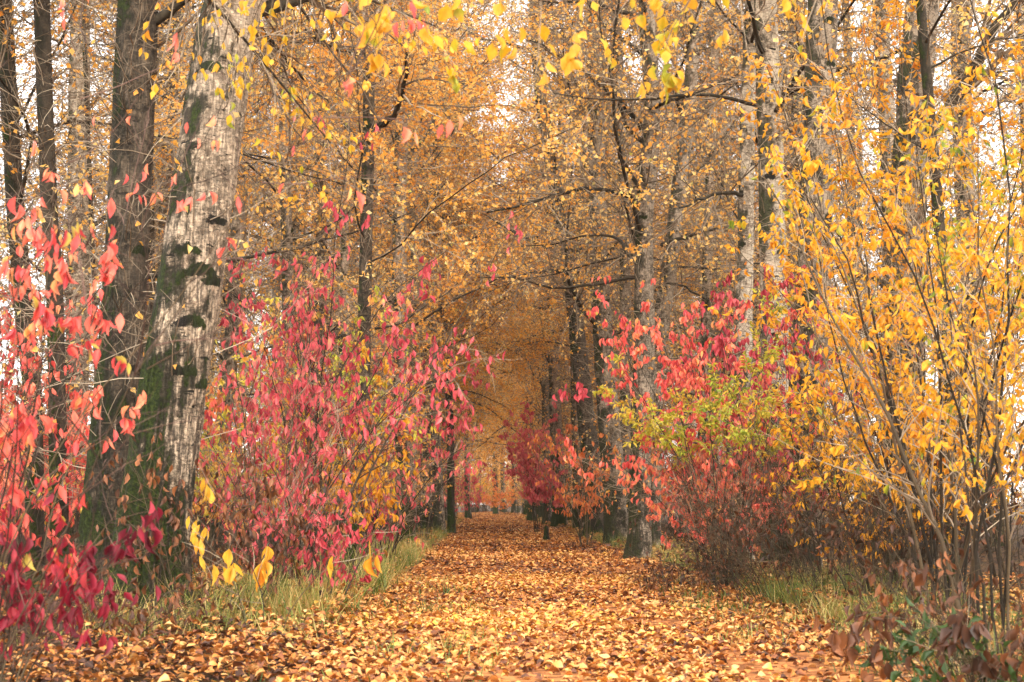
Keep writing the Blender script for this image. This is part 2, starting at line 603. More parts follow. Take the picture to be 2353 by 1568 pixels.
def grass(zones, label):
    g = Geo()
    for (y0, y1, xf0, xf1, n, h0, h1, tone) in zones:
        y = rng.uniform(y0, y1, n)
        f = rng.random(n)
        x = xf0(y) + (xf1(y) - xf0(y)) * f
        pn = fbm(np.stack([x * 1.3, y * 1.3, x * 0 + 4], -1), 3)
        k = rng.random(n) < np.clip((pn - .3) * 4, .1, 1)
        x, y, pn = x[k], y[k], pn[k]
        n = len(x)
        # tufts
        cl = rng.integers(0, max(n // 9, 1), n)
        cx, cy = x[cl], y[cl]
        x, y = cx + rng.normal(0, .11, n), cy + rng.normal(0, .11, n)
        h = rng.uniform(h0, h1, n) * np.clip(pn[cl] * 2, .5, 1.3)
        B = np.stack([x, y, np.maximum(gheight(x, y), -.05) - .01], -1)
        az = rng.uniform(0, 2 * np.pi, n)
        D = np.stack([np.cos(az) * .35, np.sin(az) * .35, np.ones(n)], -1)
        P = grow(B, D, h, 5, .07, np.stack([np.cos(az) * .13, np.sin(az) * .13, np.full(n, -.1)], -1) * rng.uniform(.2, 1.8, (n, 1)))
        w = rng.uniform(.0025, .0065, n)[:, None] * np.array([1, 1, .85, .6, .06])[None]
        s = nrm(np.stack([-np.sin(az), np.cos(az), np.zeros(n)], -1))[:, None, :]
        V = np.stack([P - s * w[..., None], P + s * w[..., None]], 2)
        b = (np.arange(n)[:, None] * 5 + np.arange(4)[None, :]) * 2
        lv = np.clip(rng.normal(tone, .24, n) + (fbm(np.stack([x * .7, y * .7, x * 0 + 8], -1), 2) - .5) * 1.1, 0, 1)
        g.add(V.reshape(-1, 3), [np.stack([b, b + 1, b + 3, b + 2], -1).reshape(-1, 4)], np.repeat(lv, 10))
    return tag(link('grass', g.mesh('grass', M['grassb'])), label, 'grass', kind='stuff')


L_ = lambda d: (lambda y: xpath(y) - d)
R_ = lambda d: (lambda y: xpath(y) + d)
grass([(12.5, 24, L_(5.2), L_(2.9), 4200, .2, .55, .62), (15, 34, L_(4.4), L_(2.7), 8500, .25, .8, .58), (24, 60, L_(4.5), L_(2.6), 6000, .2, .6, .5),
       (10, 24, L_(3.0), L_(1.2), 1500, .06, .24, .3), (60, 120, L_(4.5), L_(2.6), 4000, .2, .5, .4)],
      'green and straw coloured grass along the left edge of the path')
grass([(13.5, 23, R_(2.6), R_(4.6), 9000, .2, .5, .42), (10, 24, R_(1.1), R_(2.7), 1700, .06, .24, .3), (23, 60, R_(2.7), R_(4.0), 9000, .2, .5, .42),
       (9, 15, R_(2.3), R_(3.6), 2200, .15, .4, .6), (60, 130, R_(2.6), R_(4.5), 4000, .2, .5, .35)],
      'green and straw coloured grass along the right edge of the path')

# ------------------------------------------------------------------ trees
def trunk_geo(g, C, r, sides, rough=.05, flare=.55, seed=0, scars=()):
    """trunk surface round the centre line C (K,3) with radii r"""
    K = len(C)
    an = np.arange(sides) * 2 * np.pi / sides
    z = C[:, 2:3]
    ca, sa = np.cos(an)[None, :], np.sin(an)[None, :]
    r0 = r.max()
    p = np.stack([ca * 1.6 + 0 * z, sa * 1.6 + 0 * z, z * .55 + seed * 3.7 + 0 * ca], -1)
    d = (fbm(p, 3) - .5) * 2
    p2 = np.stack([ca * 5 + 0 * z, sa * 5 + 0 * z, z * 2.2 + seed * 1.3 + 0 * ca], -1)
    d2 = (fbm(p2, 3) - .5) * 2
    p3 = np.stack([ca * 9 + 0 * z, sa * 9 + 0 * z, z * .9 + seed * 1.9 + 0 * ca], -1)
    d3 = -np.abs(fbm(p3, 2) - .5) * 2
    lob = np.maximum(0, np.cos(an * 5 + seed) * .5 + np.cos(an * 3 + seed * 2) * .5)[None, :]
    fl = np.exp(-np.clip(z, 0, None) / (r0 * 1.3)) * (flare * .45 + flare * lob)
    low = np.exp(-np.clip(z, 0, None) / 4)
    rr = r[:, None] * (1 + d * rough * 2.2 + d2 * rough * 1.2 + d3 * rough * 3.0 * (.35 + low) + fl)
    sc = np.zeros_like(rr)
    for (sz, sang, sw, sh) in scars:      # old branch collars: brow shaped ledges
        da = (an[None, :] - sang + np.pi) % (2 * np.pi) - np.pi
        zz = z - (sz - da ** 2 * sw * .22)
        k = np.clip(1 - (da / sw) ** 2, 0, 1) * np.exp(-(zz / sh) ** 2)
        sc = np.maximum(sc, k)
    pn = np.stack([ca * 7 + 0 * z, sa * 7 + 0 * z, z * 9 + seed + 0 * ca], -1)
    sc = np.clip(sc * (.25 + 1.5 * fbm(pn, 3)), 0, 1)
    rr = rr + sc * .014
    X = np.stack([C[:, 0:1] + ca * rr, C[:, 1:2] + sa * rr, z + 0 * ca], -1)
    b = np.arange(K - 1)[:, None] * sides
    s = np.arange(sides)[None, :]
    s2 = (s + 1) % sides
    g.add(X.reshape(-1, 3), [np.stack([b + s, b + s2, b + sides + s2, b + sides + s], -1).reshape(-1, 4)], sc.ravel())


def spline(pts, z):
    pts = np.asarray(pts, float)
    return np.stack([np.interp(z, pts[:, 2], pts[:, 0]), np.interp(z, pts[:, 2], pts[:, 1]), z], -1)


def smooth(a, k):
    for _ in range(k):
        a = np.concatenate([a[:1], (a[:-2] + 2 * a[1:-1] + a[2:]) / 4, a[-1:]])
    return a


def lvclump(scale, seed, lo=0, hi=1):
    def f(b):
        c = fbm(b * scale + seed, 2)
        return np.clip(lo + (hi - lo) * (rng.beta(2, 2, len(b)) * .75 + (c - .5) * 1.1 + .125), 0, 1)
    return f


def tree(label, base, H, r0, pts=None, bark='bark_grey', seed=0, sides=20, dz=.25, limbs=14, lz=(4, 22), limb_len=(3.5, 7), toward=(0, 0),
         nbr=220, ntw=2400, nleaf=16000, nepi=600, epi_z=(1.5, 14), epi_leaf=500, leafL=(.075, .115), tpl=LEAF_FAR, leaf='gold',
         group='cottonwood trees lining the path', name='cottonwood_tree', taper=.45, epi_len=(.4, 1.5), extra_limbs=(), rough=.05, zthin=16.0, scars=(), nscar=12):
    """a tree > trunk, limb (each), twig_spray, crown ; pts = centre line in local metres"""
    reseed(1000 + seed)
    root = link(name, None, None, base)
    tag(root, label, 'tree', group)
    z = np.arange(-.35, H, dz)
    if pts is None:
        a1, a2 = rng.uniform(0, 6.28, 2)
        ln = rng.uniform(0, .035)
        C = np.stack([np.cos(a1) * ln * z + .12 * np.sin(z * .35 + a1), np.sin(a1) * ln * z + .12 * np.sin(z * .3 + a2), z], -1)
        C[:, :2] -= C[np.argmin(np.abs(z)), :2]
    else:
        C = spline(pts, z)
        C = smooth(C, int(1.2 / dz))
        C[:, 2] = z
    f = np.clip(z / H, 0, 1)
    r = r0 * (1 - (1 - taper) * f) * np.clip((1 - f) * 6, .1, 1)
    g = Geo()
    sr = np.random.default_rng(seed + 900)
    scars = list(scars) + [(sr.uniform(1.5, min(H, 16)), sr.uniform(0, 6.28), sr.uniform(.35, 1.0), sr.uniform(.03, .09)) for _ in range(nscar)]
    trunk_geo(g, C, r, sides, rough, .5, seed, scars)
    link('trunk', g.mesh('trunk', M[bark]), root)
    # limbs
    CP_ = C[None]
    RP = r[None]
    n = limbs
    t = rng.uniform(lz[0] / H, lz[1] / H, n)
    b, T = interp(np.repeat(CP_, n, 0), t)
    az = rng.uniform(0, 2 * np.pi, n)
    out = np.stack([np.cos(az), np.sin(az), np.zeros(n)], -1) + np.array([toward[0], toward[1], 0])
    out = nrm(out)
    d = out * np.sin(np.radians(62)) + np.array([0, 0, 1]) * rng.uniform(.1, .75, n)[:, None]
    le = rng.uniform(limb_len[0], limb_len[1], n) * (1.15 - .45 * t)
    LP = grow(b, d, le, 12, .14, np.array([0, 0, .02]))
    lr = (r0 * rng.uniform(.12, .24, n))[:, None] * np.linspace(1, .22, 12)[None]
    ex = [np.asarray(e, float) for e, _ in extra_limbs]
    exr = [q for _, q in extra_limbs]
    for k in range(n):
        g = Geo()
        tubes(g, LP[k:k + 1], lr[k:k + 1], 7)
        link('limb', g.mesh('limb', M['limb']), root)
    for e, q in zip(ex, exr):
        tt = np.linspace(0, 1, 16)
        s = np.linspace(0, 1, len(e))
        E = np.stack([np.interp(tt, s, e[:, c]) for c in range(3)], -1)
        E = smooth(E, 2) + rng.normal(0, .02, (16, 3))
        R = np.linspace(q, q * .35, 16)
        g = Geo()
        tubes(g, E[None], R[None], 7)
        link('limb', g.mesh('limb', M['limb']), root)
        i2 = np.linspace(0, 15, 12).astype(int)
        LP = np.concatenate([LP, E[i2][None]])
        lr = np.concatenate([lr, R[i2][None]])
    g = Geo()
    BP, BR = branch(LP, lr, nbr, .15, 1, (30, 70), (1.0, 2.9), 7, .16, (0, 0, .01), .6, .009)
    tubes(g, BP, BR, 4, rng.random(nbr))
    TP, TR = branch(BP, BR, ntw, .1, 1, (25, 70), (.4, 1.1), 5, .16, (0, 0, -.02), .6, .0052)
    tubes(g, TP, TR, 3, rng.random(ntw))
    if nepi:
        t = rng.uniform(epi_z[0] / H, epi_z[1] / H, nepi)
        b, T = interp(np.repeat(CP_, nepi, 0), t)
        az = rng.uniform(0, 2 * np.pi, nepi)
        d = np.stack([np.cos(az), np.sin(az), rng.uniform(-.3, .9, nepi)], -1)
        EP = grow(b, d, rng.uniform(epi_len[0], epi_len[1], nepi) + r0 * .6, 6, .16, np.array([0, 0, .03]))
        tubes(g, EP, np.full((nepi, 1), .007) * np.linspace(1.2, .5, 6)[None], 3, rng.random(nepi))
        SP_, SR = branch(EP, np.full((nepi, 6), .006), int(nepi * 2), .2, 1, (30, 75), (.2, .8), 4, .15, (0, 0, 0), .8, .0045)
        tubes(g, SP_, SR, 3, rng.random(len(SP_)))
    link('twig_spray', g.mesh('twig_spray', M['twig'], False), root)
    g = Geo()
    lv = lvclump(.35, seed * 5.3, .05, .95)
    leaf_on(g, TP, int(nleaf * .85), leafL, (.75, 1.0), .1, .3, lv, tpl, zthin=zthin)
    leaf_on(g, BP, int(nleaf * .15), leafL, (.75, 1.0), .3, .3, lv, tpl, zthin=zthin)
    if nepi and epi_leaf:
        leaf_on(g, SP_, int(epi_leaf * .6), leafL, (.75, 1.0), .2, .3, lv, tpl)
        leaf_on(g, EP, int(epi_leaf * .4), leafL, (.75, 1.0), .4, .3, lv, tpl)
    if g.n:
        link('crown', g.mesh('crown', M[leaf], True), root)
    return root


def copy_tree(root, loc, rz, sc, label, group):
    r = root.copy()
    COL.objects.link(r)
    r.location, r.rotation_euler, r.scale = loc, (0, 0, rz), (sc, sc, sc)
    r['label'], r['group'] = label, group
    for ch in root.children:
        c = ch.copy()
        COL.objects.link(c)
        c.parent = r
    return r


def loc_px(bx, Y, pts, dy=0):
    """pixels -> points local to a tree standing at bx, Y"""
    out = []
    for k, (px, py) in enumerate(pts):
        p = at(px, py, Y - dy * k / max(len(pts) - 1, 1))
        out.append((p[0] - bx, p[1] - Y, p[2]))
    return out


def pix_tree(label, Y, pix, wpx, H, extra=(), spots=(), **k):
    """trunk whose centre line passes through the pixels pix (top to bottom), width wpx pixels at the foot"""
    P = sorted([at(px, py, Y) for px, py in pix], key=lambda p: p[2])
    lo, lo2 = P[0], P[1]
    s = (lo2[0] - lo[0]) / max(lo2[2] - lo[2], .1)
    bx = lo[0] - s * lo[2] * .6
    pts = [np.array([0, 0, -.5])] + [np.array([p[0] - bx, 0, p[2]]) for p in P if p[2] > .15]
    top, t2 = pts[-1], pts[-2]
    s = np.clip((top[0] - t2[0]) / max(top[2] - t2[2], .1), -.1, .1)
    pts.append(np.array([top[0] + s * (H - top[2]) * .6, .4, H]))
    r0 = wpx * Y / FPX / 2
    k['zthin'] = 3.0 + .37 * Y
    if spots:      # branch scars seen at these pixels (px, py, width)
        sc = []
        for px, py, w in spots:
            p = at(px, py, Y)
            cx = np.interp(p[2], [q[2] for q in pts], [q[0] for q in pts]) + bx
            sc.append((p[2], -math.pi / 2 + math.asin(max(-.95, min(.95, (p[0] - cx) / (r0 * .88)))), max(w * Y / FPX / 2 / r0 * 1.7, .3), .045 + .0003 * w))
        k['scars'] = sc
    k['extra_limbs'] = [(loc_px(bx, Y, e, dy), q) for e, q, dy in extra]
    return tree(label, (bx, Y, 0), H, r0, pts, **k), bx


pix_tree('thick pale cottonwood trunk leaning right with mossy left side, nearest on the left', 16, [(590, -150), (522, 60), (430, 700), (412, 800), (388, 940), (352, 1200), (338, 1400)], 165, 20,
         spots=[(440, 584, 70), (478, 628, 100), (500, 650, 60), (452, 745, 80), (436, 858, 60), (492, 172, 70), (455, 352, 30), (510, 515, 50), (475, 885, 50)], nscar=5, bark='bark_pale', seed=1, sides=96, dz=.04, taper=.62, limbs=9, lz=(7, 18), nleaf=2600, nbr=220, ntw=3000, nepi=60, epi_z=(2, 8), epi_leaf=40, rough=.045)
pix_tree('dark mossy cottonwood trunk just behind the thick pale leaning one', 17.5, [(318, 0), (290, 600), (268, 930), (234, 1205), (218, 1400)], 108, 20,
         bark='bark_dark', seed=2, sides=56, dz=.06, taper=.7, limbs=9, lz=(6, 18), nleaf=2600, nbr=220, ntw=3000, nepi=220, epi_z=(2, 9), epi_leaf=100, rough=.05)
pix_tree('slim trunk with bright moss near its foot, behind red leaves at the left edge', 20, [(95, 0), (112, 450), (127, 700), (134, 1100), (140, 1340)], 42, 18,
         bark='bark_moss', seed=3, sides=24, dz=.1, taper=.8, limbs=9, lz=(7, 16), nleaf=2400, ntw=3200, nbr=220, nepi=420, epi_leaf=350)
pix_tree('dark trunk leaning left, farthest left in view', 22, [(8, 0), (36, 500), (75, 900), (82, 1300)], 44, 18,
         bark='bark_moss', seed=4, sides=24, dz=.1, taper=.8, limbs=9, lz=(6, 16), nleaf=2400, ntw=3200, nbr=220, nepi=500, epi_leaf=400)
pix_tree('thin mossy sapling standing behind the two thick trunks on the left', 26, [(190, 0), (212, 550), (222, 850), (228, 1290)], 13, 14,
         bark='bark_moss', seed=5, sides=12, dz=.2, taper=.7, limbs=7, lz=(5, 13), limb_len=(1.5, 3), nleaf=900, nepi=60, epi_leaf=60, ntw=300, nbr=50)
t, bx = pix_tree('grey trunk behind the red bush left of the path, half hidden by twigs', 36, [(652, 0), (654, 350), (664, 784), (690, 1260)], 34, 24, bark='bark_grey', seed=6,
                 sides=20, dz=.2, toward=(.7, -.2), limbs=16, nleaf=15000, ntw=3600, nbr=330, nepi=450, epi_leaf=350)
t, bx = pix_tree('dark twig covered trunk above the tallest red bush left of the path', 30, [(852, 0), (846, 350), (836, 784), (826, 1290)], 36, 24, bark='bark_dark', seed=7,
                 sides=20, dz=.2, toward=(.6, -.2), limbs=16, lz=(6, 22), nleaf=15000, ntw=3600, nbr=330, nepi=450, epi_leaf=350,
                 extra=[([(850, 300), (905, 270), (930, 200), (935, 120)], .08, 2), ([(850, 120), (760, 110), (690, 60), (600, 150)], .08, 3)])
for k, (lab, pix, w, bk) in enumerate((
        ('smooth tan trunk, middle one of three together at the left path edge', [(990, 600), (1000, 1000), (1014, 1232)], 27, 'bark_grey'),
        ('darker trunk with a green mossy foot, right one of three at the left path edge', [(1005, 500), (1034, 950), (1038, 1228)], 19, 'bark_moss'),
        ('blotched dark trunk, left one of three at the left path edge', [(960, 500), (974, 900), (983, 1224)], 27, 'bark_dark'))):
    pix_tree(lab, (60, 60.5, 64)[k], pix, w, 25, bark=bk, seed=8 + k, sides=16, dz=.3, toward=(.6, 0), limbs=13, lz=(7, 23), nleaf=13000, ntw=3200, nbr=280, nepi=(200, 400, 500)[k], epi_z=(5, 16))
# right side
t, bx = pix_tree('twiggy brown trunk with dark limbs at the right path edge beside the red bush', 34,
                 [(1485, 0), (1500, 260), (1478, 520), (1482, 784), (1472, 1050), (1466, 1284)], 54, 25, bark='bark_grey', seed=21, sides=28, dz=.12, toward=(-.5, -.1),
                 limbs=14, lz=(6, 23), nleaf=5000, ntw=3600, nbr=330, nepi=450, epi_leaf=350,
                 extra=[([(1478, 300), (1440, 245), (1370, 185), (1280, 130), (1200, 80)], .075, 3), ([(1480, 470), (1420, 440), (1330, 430), (1200, 475), (1120, 490)], .065, 2),
                        ([(1480, 600), (1455, 560), (1440, 480), (1425, 440)], .05, 0), ([(1476, 260), (1530, 235), (1600, 215), (1700, 170)], .06, 2),
                        ([(1478, 330), (1440, 290), (1420, 230), (1400, 200)], .06, 1)])
pix_tree('mossy trunk leaning left at the right path edge, second from the red bush', 45, [(1360, 0), (1370, 300), (1376, 600), (1388, 820), (1410, 1100), (1420, 1252)], 56, 25,
         bark='bark_grey', seed=22, sides=24, dz=.15, toward=(-.5, -.1), limbs=15, lz=(7, 23), nleaf=5000, ntw=3600, nbr=330, nepi=450, epi_leaf=350)
pix_tree('dark trunk leaning left above the orange leaves at the right path edge', 54, [(1240, 200), (1262, 350), (1306, 600), (1335, 850), (1362, 1100), (1368, 1236)], 46, 25,
         bark='bark_dark', seed=23, sides=18, dz=.2, toward=(-.5, -.1), limbs=15, lz=(8, 23), nleaf=5000, ntw=3600, nbr=330, nepi=450, epi_leaf=350)
pix_tree('pale grey trunk rising between the far crimson bush and the orange leaves', 76, [(1262, 480), (1270, 700), (1276, 950), (1288, 1212)], 33, 25,
         bark='bark_pale', seed=24, sides=16, dz=.3, toward=(-.5, -.1), limbs=15, lz=(8, 23), nleaf=5000, ntw=3200, nbr=300, nepi=800, epi_leaf=1000)
pix_tree('grey trunk leaning right behind the twiggy brown one', 38, [(1605, 0), (1576, 300), (1540, 600), (1505, 850), (1492, 1262)], 46, 24,
         extra=[([(1520, 560), (1580, 545), (1640, 525), (1690, 520)], .06, 2), ([(1495, 670), (1530, 650), (1570, 655), (1620, 690)], .055, 2)], bark='bark_grey', seed=25, sides=20, dz=.2, toward=(-.6, -.1), limbs=14, lz=(8, 22), nleaf=5000, ntw=3600, nbr=330, nepi=450, epi_leaf=350)
pix_tree('slimmer of two pale banded trunks standing behind the red and lime bush', 29, [(1728, 0), (1716, 300), (1712, 600), (1708, 784), (1704, 1250)], 46, 23,
         extra=[([(1714, 450), (1670, 440), (1610, 455), (1560, 480)], .05, 2)], nscar=26, bark='bark_birch', seed=26, sides=28, dz=.12, toward=(-.5, .1), limbs=10, lz=(9, 21), nleaf=3500, ntw=1600, nbr=160, nepi=200, epi_leaf=200)
pix_tree('thicker of two pale banded trunks standing behind the red and lime bush', 27.5, [(1758, 0), (1770, 300), (1776, 600), (1782, 784), (1790, 1270)], 72, 24,
         nscar=26, bark='bark_birch', seed=27, sides=36, dz=.1, toward=(-.5, .1), limbs=10, lz=(9, 21), nleaf=3500, ntw=1600, nbr=160, nepi=180, epi_leaf=200)
pix_tree('broad brown trunk with a dark mossy foot right of the two pale banded trunks', 25, [(1890, 0), (1880, 300), (1872, 600), (1858, 850), (1836, 1270)], 92, 23,
         nscar=18, bark='bark_grey', seed=28, sides=40, dz=.1, toward=(-.4, .3), limbs=9, lz=(9, 21), nleaf=3500, ntw=1800, nbr=180, nepi=320, epi_leaf=500)
pix_tree('brown trunk with a heavy dark limb rising to the right, behind the yellow thicket', 22, [(2125, -50), (2105, 170), (2092, 340), (2080, 600), (2075, 900), (2090, 1350)], 100, 22,
         extra=[([(2105, 330), (2170, 270), (2240, 150), (2315, 20), (2360, -60)], .13, 1)], bark='bark_grey', seed=29, sides=40, dz=.1, limbs=8, lz=(9, 20), nleaf=3000, ntw=1800, nbr=180, nepi=320, epi_leaf=400)
pix_tree('slim mossy black trunk inside the yellow thicket at the right', 19, [(2140, 300), (2165, 600), (2178, 850), (2180, 1000), (2190, 1380)], 34, 13,
         bark='bark_moss', seed=30, sides=24, dz=.1, taper=.5, limbs=8, lz=(6, 12), limb_len=(2, 4), nleaf=1200, ntw=500, nepi=150, epi_leaf=100)
for k, (lab, Y, pix, w, bk) in enumerate((
        ('slender mottled trunk left of the mossy leaning one at the right edge', 58, [(1345, 300), (1385, 800), (1396, 1230)], 32, 'bark_pale'),
        ('slender trunk between the mossy leaning one and the twiggy brown one', 48, [(1418, 0), (1436, 500), (1440, 1245)], 32, 'bark_grey'),
        ('thin pale trunk over the orange leaved shrub at the right edge', 68, [(1290, 300), (1318, 700), (1330, 1218)], 26, 'bark_pale'),
        ('thin grey trunk just right of the far crimson bush', 88, [(1236, 500), (1252, 800), (1258, 1205)], 22, 'bark_grey'),
        ('far thin trunk behind the far crimson bush at the right edge', 105, [(1205, 700), (1216, 900), (1222, 1198)], 20, 'bark_pale'),
        ('mottled trunk between the grey leaning one and the pale banded pair', 44, [(1648, 0), (1628, 500), (1610, 1255)], 30, 'bark_pale'),
        ('thin pale trunk above the yellow shrub left of the path', 50, [(800, 200), (790, 700), (784, 1240)], 24, 'bark_pale'),
        ('thin grey trunk behind the bare twiggy shrub left of the path', 66, [(925, 300), (930, 800), (934, 1222)], 22, 'bark_grey'),
        ('far slim trunk left of the path beyond the three together', 125, [(1064, 700), (1072, 980), (1075, 1190)], 15, 'bark_pale'))):
    pix_tree(lab, Y, pix, w, 25, bark=bk, seed=80 + k, sides=16, dz=.3, limbs=13, lz=(8, 23), nleaf=3500, ntw=2400, nbr=220, nepi=400, epi_leaf=350)
pix_tree('black trunk standing alone where the path ends', 175, [(1138, 1080), (1139, 1182)], 12, 20, bark='bark_moss', seed=31, sides=12, dz=.4, nleaf=5000, limbs=12, lz=(6, 19))

# generic avenue trees: a few shapes, copied
protos = []
for k in range(7):
    protos.append(tree('x', (0, 400, 0), 27, rng.uniform(.24, .32), None, bark=('bark_grey', 'bark_pale', 'bark_grey', 'bark_grey', 'bark_pale', 'bark_grey', 'bark_dark')[k], seed=40 + k, sides=16, dz=.3,
                       limbs=22, lz=(5, 26), limb_len=(4.5, 9), nbr=480, ntw=5200, nleaf=23000 if k < 5 else 5500, nepi=900, epi_z=(1.5, 18), epi_leaf=2500 if k < 5 else 900, leafL=(.08, .125)))


def row(xoff, y0, y1, step, jit, label, group, pr=(0, 5)):
    reseed(3000 + int(abs(xoff) * 10) + (xoff > 0))
    y = y0
    k = 0
    while y < y1:
        yy = y + rng.uniform(-1, 1) * step * .25
        xx = float(xpath(yy)) + xoff + rng.uniform(-jit, jit)
        copy_tree(protos[rng.integers(*pr)], (xx, yy, 0), rng.uniform(0, 6.28), rng.uniform(.9, 1.2), label, group)
        y += step
        k += 1


row(-4.2, 47, 190, 6.5, .8, 'golden leaved cottonwood in the row along the left side of the path', 'cottonwoods in the left row')
row(4.3, 60, 190, 6.5, .8, 'golden leaved cottonwood in the row along the right side of the path', 'cottonwoods in the right row')
row(-10, 32, 120, 6, 2.2, 'cottonwood standing back behind the left row', 'cottonwoods behind the left row', (5, 7))
row(10, 36, 130, 6, 2.2, 'cottonwood standing back behind the right row', 'cottonwoods behind the right row', (5, 7))
row(-17, 34, 110, 7, 3, 'cottonwood far back on the left seen between the nearer trunks', 'cottonwoods far back on the left', (5, 7))
row(17, 30, 110, 7, 3, 'cottonwood far back on the right seen through the yellow thicket', 'cottonwoods far back on the right', (5, 7))
for k, (x, y) in enumerate(((-14, 205), (-9.5, 212), (-5, 207), (-1.5, 214), (2.5, 206), (6.5, 213), (11, 208), (-11, 225), (-3, 228), (5, 226))):
    copy_tree(protos[k % 5], (x, y, 0), k * 1.3, 1.0, 'golden cottonwood closing the view where the path bends', 'cottonwoods at the far bend')
for p in protos:
    for ch in list(p.children):
        bpy.data.objects.remove(ch)
    bpy.data.objects.remove(p)

# ------------------------------------------------------------------ shrubs
def shrub(label, base, h, spread, nst, leaf, nleaf, leafL, W=(.36, .5), droop=.6, lean=(0, 0), lmin=.25, ntw=160, nbr=50, seed=0, stem='stem', tw='twig',
          r0=.016, name='dogwood_shrub', cat='shrub', group='autumn shrubs beside the path', tpl=LEAF_BIG, arch=-.03, bar=.0, foot=.25, lo=0., hi=1., twl=(.2, .6), one=False):
    reseed(2000 + seed)
    spread *= .62
    r0 *= .8
    root = link(name, None, None, base)
    tag(root, label, cat, group)
    az = rng.uniform(0, 2 * np.pi, nst)
    o = np.stack([np.cos(az), np.sin(az), np.zeros(nst)], -1)
    f = np.sqrt(rng.random(nst))[:, None]
    B = o * f * foot + np.array([0, 0, -.08])
    D = np.array([lean[0], lean[1], 1.0]) + o * f * spread / h
    ln = h * rng.uniform(.6, 1.08, nst) * 1.05
    P = grow(B, D, ln, 14, .085, np.array([0, 0, arch]) + np.zeros((nst, 3)) + o * f * .02)
    R = (r0 * rng.uniform(.6, 1.2, nst))[:, None] * np.linspace(1, .25, 14)[None]
    if one:
        g = Geo()
        tubes(g, P, R, 4, rng.random(nst))
        link('stem', g.mesh('stem', M[stem]), root)
    else:
        for k in range(nst):
            g = Geo()
            tubes(g, P[k:k + 1], R[k:k + 1], 6, float(rng.random()))
            link('stem', g.mesh('stem', M[stem]), root)
    g = Geo()
    BP, BR = branch(P, R, nbr, .2, .95, (20, 55), (h * .1, h * .24), 7, .11, (0, 0, .015), .6, .004)
    tubes(g, BP, BR, 4, rng.random(nbr))
    A = np.concatenate([BP[:, [0, 2, 4, 5, 6]], P[:, [1, 4, 7, 10, 13]]])
    AR = np.concatenate([BR[:, [0, 2, 4, 5, 6]], R[:, [1, 4, 7, 10, 13]]])
    TP, TR = branch(A, AR, ntw, .25, 1, (25, 65), twl, 5, .13, (0, 0, -.01), .6, .0028)
    tubes(g, TP, TR, 3, rng.random(ntw))
    link('twig_spray', g.mesh('twig_spray', M[tw], False), root)
    if nleaf:
        g = Geo()
        sel = TP[TP[:, -1, 2] > h * lmin]
        if len(sel) < 3: sel = TP
        leaf_on(g, sel, nleaf, leafL, W, .15, droop, lvclump(.9, seed * 3.1, lo, hi), tpl, .5, .2)
        link('foliage', g.mesh('foliage', M[leaf]), root)
    return root


def gb(px, Y):
    """a foot on the ground seen in column px, Y metres ahead"""
    x = at(px, 1158, Y)[0]
    return (x, Y, float(max(gheight(np.array([x]), np.array([float(Y)]))[0], 0)))


S = shrub
# far left, near the camera
near = dict(tw='redtwig', r0=.010, droop=.82, W=(.36, .5))
S('coral red dogwood reaching up the left edge with long hanging leaves', gb(-70, 9), 3.1, 1.4, 9, 'coral', 900, (.08, .13), lmin=.15, seed=1, ntw=300, nbr=80, **near)
S('tall sparse dogwood with coral leaves high in the upper left corner', gb(-125, 8.5), 5.2, 1.6, 12, 'coral', 330, (.075, .115), lean=(.07, .05), lmin=.5, seed=2, ntw=300, nbr=80, lo=.25, **near)
S('low dark crimson dogwood in the lower left corner', gb(-15, 8.8), 1.45, .8, 8, 'crimson', 280, (.09, .135), lmin=.3, seed=3, ntw=130, nbr=40, **near)
S('coral dogwood behind the slim mossy trunk at the left', gb(70, 24), 4.6, 3.0, 14, 'coral', 2300, (.12, .18), lmin=.08, seed=4, ntw=600, nbr=120, tw='redtwig', droop=.8)
S('coral dogwood far left in the second rank of bushes', gb(-40, 20), 4.2, 2.8, 14, 'coral', 2000, (.12, .17), lmin=.08, seed=5, ntw=600, nbr=120, tw='redtwig', droop=.8)
S('red bush seen between the dark trunk and the slim mossy trunk', gb(190, 27), 4.6, 2.6, 12, 'coral', 1700, (.12, .18), lmin=.06, seed=6, ntw=500, nbr=110, tw='redtwig', droop=.8)
S('withered brown weeds under the left trunks', gb(120, 13.0), 1.1, 2.6, 44, 'brown', 700, (.07, .11), lmin=.05, seed=7, ntw=500, nbr=140, tw='stem', name='weed_clump', cat='weeds', r0=.006, foot=1.0)
S('withered brown creeper and weeds hugging the foot of the thick pale trunk', gb(490, 15.6), 2.1, 1.3, 30, 'brown', 650, (.08, .13), lmin=.05, seed=8, ntw=460, nbr=130, tw='stem', name='weed_clump', cat='weeds', r0=.006, foot=.6, droop=.8, hi=1.2)
S('sapling with large hanging golden leaves right of the thick pale trunk', gb(600, 13.5), 1.9, .35, 4, 'bigyellow', 46, (.14, .21), W=(.32, .42), lmin=.4, seed=9, ntw=34, nbr=12, droop=.95, lo=.3, r0=.007)
